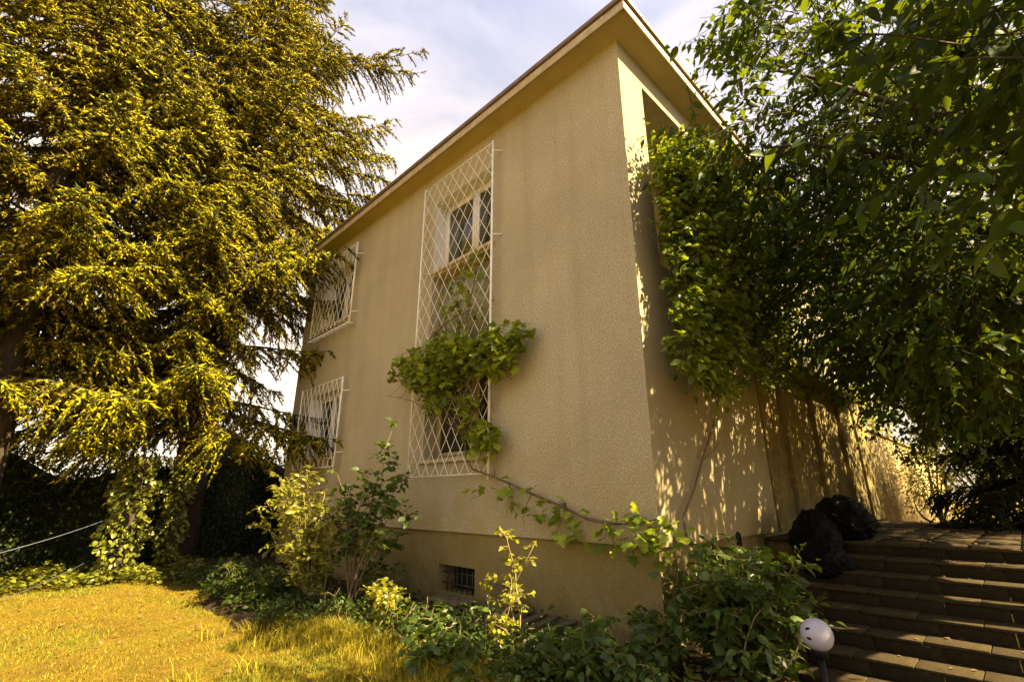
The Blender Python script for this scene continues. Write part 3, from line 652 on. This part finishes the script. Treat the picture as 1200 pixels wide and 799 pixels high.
# ------------------------------------------------------------------ cherry tree
rng = np.random.default_rng(77)
ch = thing('cherry_tree', 'large dark leafy cherry tree arching over the steps on the right', 'tree', (4.9, 2.2, 1.0))
ELL = [((3.2, 3.2, 5.2), (2.4, 3.1, 2.3), 2200), ((2.15, .65, 5.6), (1.5, 1.4, 1.25), 720), ((3.9, -1.4, 3.9), (1.4, 1.5, 1.3), 560), ((3.2, 7.0, 4.5), (2.8, 3.2, 2.0), 1500), ((1.5, 3.6, 4.2), (1.0, 2.3, 1.1), 480),
       ((2.6, 3.0, 3.4), (1.3, 2.6, .7), 380), ((5.9, -.3, 5.1), (1.4, 1.9, 1.6), 900), ((3.1, 6.6, 3.1), (1.7, 2.4, .9), 500)]
C0 = []; O0 = []
for c, r, n in ELL:
    d = unit(rng.normal(size=(n, 3))); rad = rng.uniform(.15, 1, n) ** .45
    lump = 1 + .16 * np.sin(d[:, 0] * 6 + c[0]) * np.cos(d[:, 2] * 5 + c[1]) + .10 * np.sin(d[:, 1] * 9)
    C0.append(np.array(c) + d * np.array(r) * (rad * lump)[:, None]); O0.append(d)
C0 = np.concatenate(C0); O0 = np.concatenate(O0); ok = C0[:, 0] > .35
for q_ in ((-1.2, -.78, .95), (-1.0, -.8, .6), (-3.2, -1.0, .4)):       # gaps cut along sun rays so light reaches sapling and bed
    w_ = C0 - np.array(q_); ok &= np.linalg.norm(w_ - (w_ @ SUN)[:, None] * SUN, axis=1) > .55
ok &= ~((C0[:, 2] > 5.6) & (C0[:, 0] < 1.35) & (C0[:, 1] < 3.2))
ok &= ~((C0[:, 0] > 3.3) & (C0[:, 1] < 6) & (C0[:, 1] > .8) & (rng.uniform(size=len(C0)) < .7))
C0, O0 = C0[ok], O0[ok]
dirs = unit(O0 + .7 * rng.normal(size=C0.shape) + np.array([-.15, -.1, .05]))
A = twigs(rng, C0, dirs, .58, 12, .138, .46, .75, .45, .35)
ok = A[0][:, 0] > .12; A = tuple(a[ok] for a in A)
foliage(ch, A, M['cherry'], nobj=300, cell=20)
mb = MB(); mb.tube(bezier((4.9, 2.2, 0), (4.5, 2.3, 3.2), (.1, 0, 0), 6), [.20, .17, .16, .15, .15, .14], 12); part('trunk', mb.mesh('trunk', M['bark'], True), ch)
mb = MB(); nodes_ = C0[rng.choice(len(C0), 60, replace=False)]
for p in nodes_:
    mb.tube(bezier((4.5, 2.3, 3.1), p, (0, 0, .35), 8) + rng.normal(size=(8, 3)) * .04, np.linspace(.07, .012, 8), 5)
for p, d in zip(C0, dirs):
    mb.tube([p - d * .25, p, p + d * .5 - np.array([0, 0, .1])], [.006, .005, .002], 3)
part('limbs', mb.mesh('limbs', M['bark']), ch, 'stuff')

# background greenery behind the terrace
def bush_cloud(name, label, c, r, n, mat, lsize=.09, cat_='bush', group=None, nobj=0):
    t = thing(name, label, cat_, (c[0], c[1], max(0, c[2] - r[2])), group)
    mb = MB(); b = np.array([c[0], c[1], c[2] - r[2] * 1.05])
    for k in range(9):
        d = unit(rng.normal(size=3) + np.array([0, 0, .8])); mb.tube(bezier(b, np.array(c) + d * np.array(r) * .8, rng.normal(size=3) * .12, 6), np.linspace(.035, .008, 6), 5)
    part('stems', mb.mesh('stems', M['bark']), t, 'stuff')
    foliage(t, cloud(rng, c, r, n, lsize, .5, shell=.15), mat, nobj=nobj)
bush_cloud('laurel_bush', 'tall leafy bush behind the terrace, right of the garden wall', (4.2, 11.8, 4.0), (2.3, 1.7, 2.8), 8500, M['cherry'], .11)
bush_cloud('elder_tree', 'pale green tree showing between the house and the dark conifer', (2.0, 12.3, 4.0), (1.6, 2.0, 2.8), 9500, M['rose'], .11, 'tree')
bush_cloud('dark_bush', 'dense dark evergreen bush behind the conifer on the terrace', (3.0, 10.6, 2.4), (1.7, .9, 1.7), 7500, M['hedge'], .10)
bush_cloud('dapple_tree', 'leafy tree added far behind the terrace to dapple the garden wall', (4.6, 16.5, 4.6), (2.8, 3.0, 3.0), 11000, M['rose'], .13, 'tree')  # added to throw dappled shade on the garden wall and fill the sky gap
bush_cloud('wall_bush', 'sunlit bush spreading in front of the garden wall', (.95, 12.2, 2.1), (.65, 1.6, 1.2), 2600, M['rose'], .09)
bush_cloud('hazel_bush', 'sunlit yellow green bush rising above the garden wall', (-.9, 14.5, 4.2), (1.1, 3.6, 1.8), 6500, M['rose'], .12)
bush_cloud('terrace_shrub', 'low dark shrub at the back right of the terrace', (2.6, 8.4, 1.6), (.75, .6, .75), 1500, M['hedge'], .08)

# ------------------------------------------------------------------ creeper on the side wall
cp_ = thing('wall_creeper', 'bright green creeper climbing the side wall below the loggia', 'creeper', (.06, .4, 1.0))
mb = MB(); mb.tube([(.07, .42, 1.05), (.06, .40, 1.31), (.05, .76, 1.61), (.05, 1.05, 1.95), (.06, 1.4, 2.32), (.05, 1.75, 2.75), (.06, 2.02, 3.07), (.06, 2.47, 3.72), (.10, 2.3, 4.6)], [.014, .013, .012, .012, .012, .011, .011, .010, .008], 7)
mb.tube([(.06, 1.0, 1.9), (.05, 1.5, 2.1), (.05, 1.7, 3.0)], [.006, .006, .004], 5); mb.tube([(.06, 1.75, 2.75), (.06, 1.6, 3.3), (.1, 1.1, 3.9)], [.012, .010, .006], 5)
part('stem', mb.mesh('stem', M['cane'], True), cp_)
CR = [((.32, 1.3, 4.7), (.34, 1.0, 1.45), 620), ((.30, .85, 3.5), (.28, .7, .8), 260), ((.32, 2.7, 4.9), (.36, 1.4, 1.6), 560), ((.25, .55, 3.05), (.22, .5, .4), 70), ((.34, 1.35, 5.65), (.30, .75, .45), 200), ((.3, 2.6, 3.6), (.3, 1.1, .6), 200), ((.28, .66, 4.9), (.24, .34, 1.05), 230), ((.20, .50, 4.6), (.16, .22, 1.25), 170), ((.26, .68, 5.5), (.2, .26, .4), 80)]
C1 = []; O1 = []
for c, r, n in CR:
    d = unit(rng.normal(size=(n, 3))); d[:, 0] = np.abs(d[:, 0]) * .9 + d[:, 0] * .1; C1.append(np.array(c) + d * np.array(r) * (rng.uniform(.2, 1, n) ** .5)[:, None]); O1.append(d)
C1 = np.concatenate(C1); O1 = unit(np.concatenate(O1) + np.array([.4, -.35, 0])); d1 = unit(O1 + .6 * rng.normal(size=O1.shape))
A = twigs(rng, C1, d1, .26, 8, .098, .62, .5, .62, .3); ok = (A[0][:, 0] > .03); A = tuple(a[ok] for a in A)
foliage(cp_, A, M['creeper'], nobj=280, cell=9)

# ------------------------------------------------------------------ grape vine on the tall grille
gv = thing('grape_vine', 'grape vine climbing the tall lattice grille and trailing to the house corner', 'vine', (.1, -.15, .2))
mb = MB(); cane = np.array([(.12, -.10, .1), (.16, -.08, .7), (.20, -.06, 1.20), (.05, -.07, 1.30), (-.2, -.06, 1.25), (-.5, -.05, 1.24), (-.8, -.06, 1.28), (-1.1, -.05, 1.38), (-1.3, -.06, 1.45), (-1.65, -.05, 1.55), (-1.97, -.07, 1.66), (-2.3, -.16, 1.78), (-2.6, -.17, 1.86), (-2.75, -.17, 2.0), (-2.8, -.16, 2.3), (-2.7, -.17, 2.8), (-2.9, -.18, 3.4), (-2.8, -.17, 4.2), (-2.6, -.17, 4.9)])
mb.tube(cane, np.linspace(.019, .008, len(cane)), 7)
for k in range(16):
    a = cane[rng.integers(5, 12)] + rng.normal(size=3) * .02; a[1] = -.08; mb.tube(bezier(a, a + np.array([rng.uniform(-.3, .3), rng.uniform(-.12, -.02), rng.uniform(-.45, .15)]), rng.normal(size=3) * .04, 5), np.linspace(.006, .002, 5), 4)
for k in range(26):
    a = cane[rng.integers(14, 18)]; e = np.array([rng.uniform(-4.6, -1.7), rng.uniform(-.5, -.15), rng.uniform(2.9, 3.9)]); mb.tube(bezier(a, e, (0, -.05, .15), 6), np.linspace(.008, .003, 6), 4)
part('cane', mb.mesh('cane', M['cane'], True), gv)
def blob(c, r, n): 
    d = unit(rng.normal(size=(n, 3))); return np.array(c) + d * np.array(r) * (rng.uniform(0, 1, n) ** .4)[:, None]
P = np.concatenate([blob((-3.2, -.32, 3.42), (.95, .30, .46), 800), blob((-4.25, -.25, 3.55), (.5, .2, .30), 150), blob((-2.05, -.28, 3.40), (.52, .24, .38), 330), blob((-3.0, -.12, 4.35), (.75, .12, .75), 120), blob((-2.75, -.12, 4.9), (.32, .1, .5), 26),
    blob((-1.62, -.22, 3.55), (.25, .14, .22), 40), blob((-2.35, -.22, 2.25), (.36, .14, .26), 110), blob((-2.65, -.22, 2.7), (.28, .14, .3), 50), blob((-3.4, -.22, 2.9), (.55, .16, .22), 90)])
tr_ = []
for k in range(95):
    i = rng.uniform(2, 11); a = np.array([np.interp(i, np.arange(len(cane)), cane[:, q]) for q in range(3)]); tr_.append(a + np.array([rng.normal() * .10, -abs(rng.normal()) * .09 - .02, rng.uniform(-.32, .12)]))
P = np.concatenate([P, np.array(tr_), blob((.05, -.22, 1.15), (.35, .2, .22), 42)])
n = len(P); D, N = orient(rng, n, np.tile([.1, -.45, -.45], (n, 1)), .75, .2, .6); N = unit(N + np.array([.1, -.25, .35])); N = unit(N - (N * D).sum(1)[:, None] * D); l = rng.uniform(.07, .145, n)
ok = P[:, 1] < -.03
foliage(gv, tuple(a[ok] for a in (P, D, N, l, l * 1.02)), M['vine'], T_LOBED, T_LOBED, nobj=300, cell=7)

# ------------------------------------------------------------------ shrubs in the bed
def shrub(name, label, base, tips, mat, lsize, nside, nleaf, stem_r=.012, wr=.55, twl=.22, nobj=100, stem_mat='pale_stem', start=.35, cat_='shrub', group=None, flat=.55, cell=8, upright=.0):
    t = thing(name, label, cat_, base, group); mb = MB(); P0 = []; Dr = []
    for tip in tips:
        b = np.array(base) + np.array([rng.normal() * .05, rng.normal() * .05, 0]); bend = rng.normal(size=3) * .07
        c = bezier(b, tip, bend, 8) + np.concatenate([[(0, 0, 0)], rng.normal(size=(7, 3)) * .012]); mb.tube(c, np.linspace(stem_r, stem_r * .25, 8), 5)
        u = rng.uniform(start, 1, nside); u[0] = 1; p = np.stack([np.interp(u * 7, np.arange(8), c[:, q]) for q in range(3)], 1)
        d = unit(rng.normal(size=(nside, 3)) * np.array([1, 1, .6]) + unit(c[-1] - c[-2]) * .5 + np.array([0, 0, upright])); P0.append(p); Dr.append(d)
        for a, e in zip(p, d): mb.tube([a, a + e * twl * .5, a + e * twl - np.array([0, 0, .03])], [stem_r * .3, stem_r * .22, .0015], 3)
    part('stems', mb.mesh('stems', M[stem_mat]), t)
    A = twigs(rng, np.concatenate(P0), np.concatenate(Dr), twl, nleaf, lsize, wr, .25, flat, .12); ok = (A[0][:, 2] > .04) & ((A[0][:, 1] < -.02) | (A[0][:, 0] > .03))
    foliage(t, tuple(a[ok] for a in A), mat, nobj=nobj, cell=cell); return t
rng = np.random.default_rng(5)
tips = [(-5.0 + rng.uniform(-.75, .75), -1.45 + rng.uniform(-.45, .3), rng.uniform(1.15, 1.95)) for k in range(24)]
shrub('rose_bush', 'pale sunlit leafy shrub in the bed before the lower far window', (-4.75, -1.15, .05), tips, M['rose'], .085, 15, 7, .012, .6, .26, 220, start=.25)
tips = [(-3.45, -.95, 2.38), (-3.5, -1.0, 2.0), (-3.25, -.9, 1.85), (-3.05, -.95, 1.75), (-3.6, -.9, 1.6), (-3.3, -.9, 1.45), (-3.9, -1.0, 1.75), (-3.75, -1.0, 1.5), (-3.15, -.8, 1.3), (-4.2, -1.1, 1.65), (-4.4, -1.2, 1.8), (-4.1, -1.05, 1.35), (-4.5, -1.1, 1.3)]
shrub('dark_rose', 'slim dark green shrub with one tall shoot leaning before the plinth', (-4.15, -.95, .05), tips, M['bush'], .10, 13, 7, .014, .6, .2, 150, start=.5, stem_mat='cane')
tips = [(-1.40, -.78, 1.22), (-.92, -.76, 1.05), (-1.25, -.8, .8), (-1.05, -.85, .62), (-1.5, -.8, .7)]
shrub('sapling', 'upright sapling with pale sunlit leaves in front of the plinth', (-1.20, -.78, .05), tips, M['sapling'], .075, 10, 5, .010, .62, .13, 120, start=.3, cat_='sapling')
tips = [(.62 + rng.uniform(-.42, .5), -.05 + rng.uniform(-.4, .5), rng.uniform(.55, 1.08)) for k in range(48)]
shrub('corner_bush', 'dense bright green bush at the house corner beside the lamp', (.62, .02, .05), tips, M['bush'], .10, 13, 7, .012, .62, .2, 280, start=.2, cat_='bush')
for k, (c, nt_, hh, lb) in enumerate((((-.35, -.95, .05), 16, .42, 'low green shrub in the bed, right below the sapling'), ((.25, -.95, .05), 16, .40, 'low green shrub at the bottom edge before the house corner'), ((-.75, -1.2, .05), 8, .25, 'small weedy shrub at the lawn edge below the sapling'), ((-1.75, -1.25, .05), 9, .34, 'low leafy shrub in the bed, left of the sapling'), ((.0, -.45, .05), 12, .5, 'leafy shrub close to the plinth at the house corner'))):
    tips = [(c[0] + rng.normal() * .24, c[1] + rng.normal() * .2, rng.uniform(.5, 1) * hh) for q in range(nt_)]
    shrub('low_shrub', lb, c, tips, M['bush'], .095, 9, 6, .008, .62, .17, 110, start=.2, group='low shrubs in the bed')
for k, (x, y, hh, lb) in enumerate(((-3.9, -.75, .55, 'small leafy plant with round leaves left of the basement window'), (-3.1, -1.0, .50, 'small pale leafed plant before the basement window'), (-4.5, -.55, .8, 'thin leafy plant standing by the two bricks'), (-2.3, -1.05, .4, 'small green weed in the bed before the stool'), (-5.8, -1.4, .45, 'dark weedy clump at the left end of the bed'), (-6.6, -1.6, .5, 'dark low clump in the house shadow far along the bed'), (-7.6, -1.5, .55, 'low dark shrub near the far house corner'))):
    tips = [(x + rng.normal() * .22, y + rng.normal() * .16, rng.uniform(.5, 1) * hh) for q in range(9)]
    shrub('bed_plant', lb, (x, y, .05), tips, M['sapling'] if k == 1 else M['bush'], .085, 7, 5, .007, .7, .14, 40, start=.3, cat_='plant', group='small plants in the bed')
wc = thing('weed_cover', 'dark low weeds covering the shaded bed at the foot of the far wall', 'weeds', (-6, -1.3, 0)); wc['kind'] = 'stuff'
n = 7000; x = rng.uniform(-9.5, -3.7, n); y = rng.uniform(-2.05, -.5, n) + .1 * np.sin(x * 5); z = .08 + rng.uniform(0, .22, n) * (.5 + .5 * np.sin(x * 3.1 + y * 4) ** 2); P = np.stack([x, y, z], 1)
D, N = orient(rng, n, unit(rng.normal(size=(n, 3)) * np.array([1, 1, .5])), .65, 0, .3); l = rng.uniform(.04, .09, n); foliage(wc, (P, D, N, l, l * .6), M['hedge'], name='weeds')
wc = thing('bed_weeds', 'low green weeds filling the bed under the basement window', 'weeds', (-2, -1, 0)); wc['kind'] = 'stuff'
n = 3400; cx = rng.uniform(-4.0, .2, 90); cy = rng.uniform(-1.45, -.25, 90); ch_ = rng.uniform(.10, .32, 90); i = rng.integers(0, 90, n); x = cx[i] + rng.normal(size=n) * .10; y = np.minimum(cy[i] + rng.normal(size=n) * .09, -.04); z = .09 + rng.uniform(0, 1, n) * ch_[i]; P = np.stack([x, y, z], 1)
D, N = orient(rng, n, unit(rng.normal(size=(n, 3)) * np.array([1, 1, .5])), .65, 0, .3); l = rng.uniform(.035, .085, n); foliage(wc, (P, D, N, l, l * .6), M['bush'], name='weeds')
# dry twigs lying and standing in the bed
dt = thing('dry_twigs', 'tangle of dry brown twigs and dead stems in the bed', 'twigs', (-2.6, -1.2, 0)); dt['kind'] = 'stuff'
mb = MB()
for k in range(90):
    a = np.array([rng.uniform(-5, -.6), rng.uniform(-1.5, -.4), .06]); e = a + np.array([rng.normal() * .25, rng.normal() * .2, rng.uniform(.03, .4)]); mb.tube(bezier(a, e, rng.normal(size=3) * .06, 5), np.linspace(.006, .002, 5), 4)
part('twigs', mb.mesh('twigs', M['pale_stem']), dt, 'stuff')
# fallen leaves in the bed
n = 2500; P = np.stack([rng.uniform(-6, .6, n), rng.uniform(-1.6, .0, n), np.zeros(n)], 1); P[:, 2] = ground_z(P[:, 0], P[:, 1]) + .11 * np.sin(np.pi * np.clip((.6 - P[:, 1]) / 1.95, 0, 1)) ** .7 + rng.uniform(.015, .05, n)
D, N = orient(rng, n, unit(rng.normal(size=(n, 3)) * np.array([1, 1, .15])), .8, 0, .2); l = rng.uniform(.03, .08, n)
fl = thing('leaf_litter', 'brown fallen leaves scattered over the bed', 'leaves', (-2.6, -.8, 0)); fl['kind'] = 'stuff'
foliage(fl, (P, D, N, l, l * .6), M['dead'], name='dead_leaves')

n = 420; P = np.stack([rng.uniform(.45, 3.0, n), rng.uniform(-.9, 8.5, n), np.zeros(n)], 1)
for i_ in range(n):
    y_ = P[i_, 1]; k_ = sum(1 for q in YK if q > y_); P[i_, 2] = (1.0 - RIS * k_ if k_ < 9 else .07) + .008
D, N = orient(rng, n, unit(rng.normal(size=(n, 3)) * np.array([1, 1, .05])), .92, 0, .08); l = rng.uniform(.03, .075, n)
sl_ = thing('step_litter', 'dry fallen leaves lying on the steps and terrace', 'leaves', (1.7, 2, 0)); sl_['kind'] = 'stuff'
foliage(sl_, (P, D, N, l, l * .55), M['dead'], name='dead_leaves')
# ------------------------------------------------------------------ grass
rng = np.random.default_rng(8)
def blades(name, label, n, sampler, h0, h1, wd, mat):
    x, y = sampler(n); z = ground_z(x, y); n = len(x); h_ = rng.uniform(h0, h1, n); a = rng.uniform(0, 2 * math.pi, n)
    w2 = wd * rng.uniform(.6, 1.3, n) * .5; lx = rng.normal(size=n) * .55 * h_; ly = rng.normal(size=n) * .55 * h_
    c, s = np.cos(a) * w2, np.sin(a) * w2; B = np.stack([x, y, z - .01], 1)
    V = np.stack([B + np.stack([c, s, 0*c], 1), B - np.stack([c, s, 0*c], 1), B + np.stack([lx*.35 - c*.8, ly*.35 - s*.8, h_*.6], 1), B + np.stack([lx*.35 + c*.8, ly*.35 + s*.8, h_*.6], 1), B + np.stack([lx, ly, h_], 1)], 1).reshape(-1, 3)
    F = np.array([(0,1,2),(0,2,3),(3,2,4)])[None] + (np.arange(n) * 5)[:, None, None]
    o = part(name, rawmesh(name, V, F.reshape(-1, 3), mat)); o['kind'] = 'stuff'; o['label'] = label; o['category'] = 'grass'
def lawn_s(n):
    u = rng.uniform(size=n) ** 1.5; x = -.3 - 11 * u; y = rng.uniform(-8, -.9, n); e = -1.42 - .25 * np.sin(x * .8) - .12 * np.sin(x * 2.9 + 1) - .65 * np.clip((-3.6 - x) / .9, 0, 1) + .35 * np.clip((-5.2 - x) / 1.5, 0, 1)
    k = (y < e + rng.normal(size=n) * .08) & (x > -9.6); return x[k], y[k]
blades('lawn_grass', 'short yellow sunlit lawn grass', 120000, lawn_s, .01, .045, .007, M['grass'])
def tuft_s(n):
    cx = rng.uniform(-4.2, -.2, 260); cy = -1.55 - .3 * np.sin(cx * .8) - rng.exponential(.28, 260); i = rng.integers(0, 260, n)
    return cx[i] + rng.normal(size=n) * .06, cy[i] + rng.normal(size=n) * .06
blades('tall_grass', 'taller uncut grass along the edge of the bed', 9000, tuft_s, .06, .20, .008, M['grass_green'])
def patch_s(n):
    x, y = lawn_s(n); k = np.sin(x * 1.7 + 1.3 * np.sin(y * 1.1)) * np.sin(y * 2.1 + .8 * np.sin(x * 2.3)) > .35; return x[k], y[k]
blades('green_grass', 'greener patches of grass in the dry lawn', 60000, patch_s, .03, .075, .008, M['grass_patch'])
n = 260; P = np.stack([rng.uniform(-9, -1, n), rng.uniform(-5, -1.6, n), np.zeros(n)], 1); P[:, 2] = ground_z(P[:, 0], P[:, 1]) + .04
D, N = orient(rng, n, unit(rng.normal(size=(n, 3)) * np.array([1, 1, .1])), .8, 0, .2); l = rng.uniform(.03, .07, n)
ll = thing('lawn_litter', 'scattered dead leaves on the lawn', 'leaves', (-5, -3, 0)); ll['kind'] = 'stuff'
foliage(ll, (P, D, N, l, l * .6), M['dead'], name='dead_leaves')
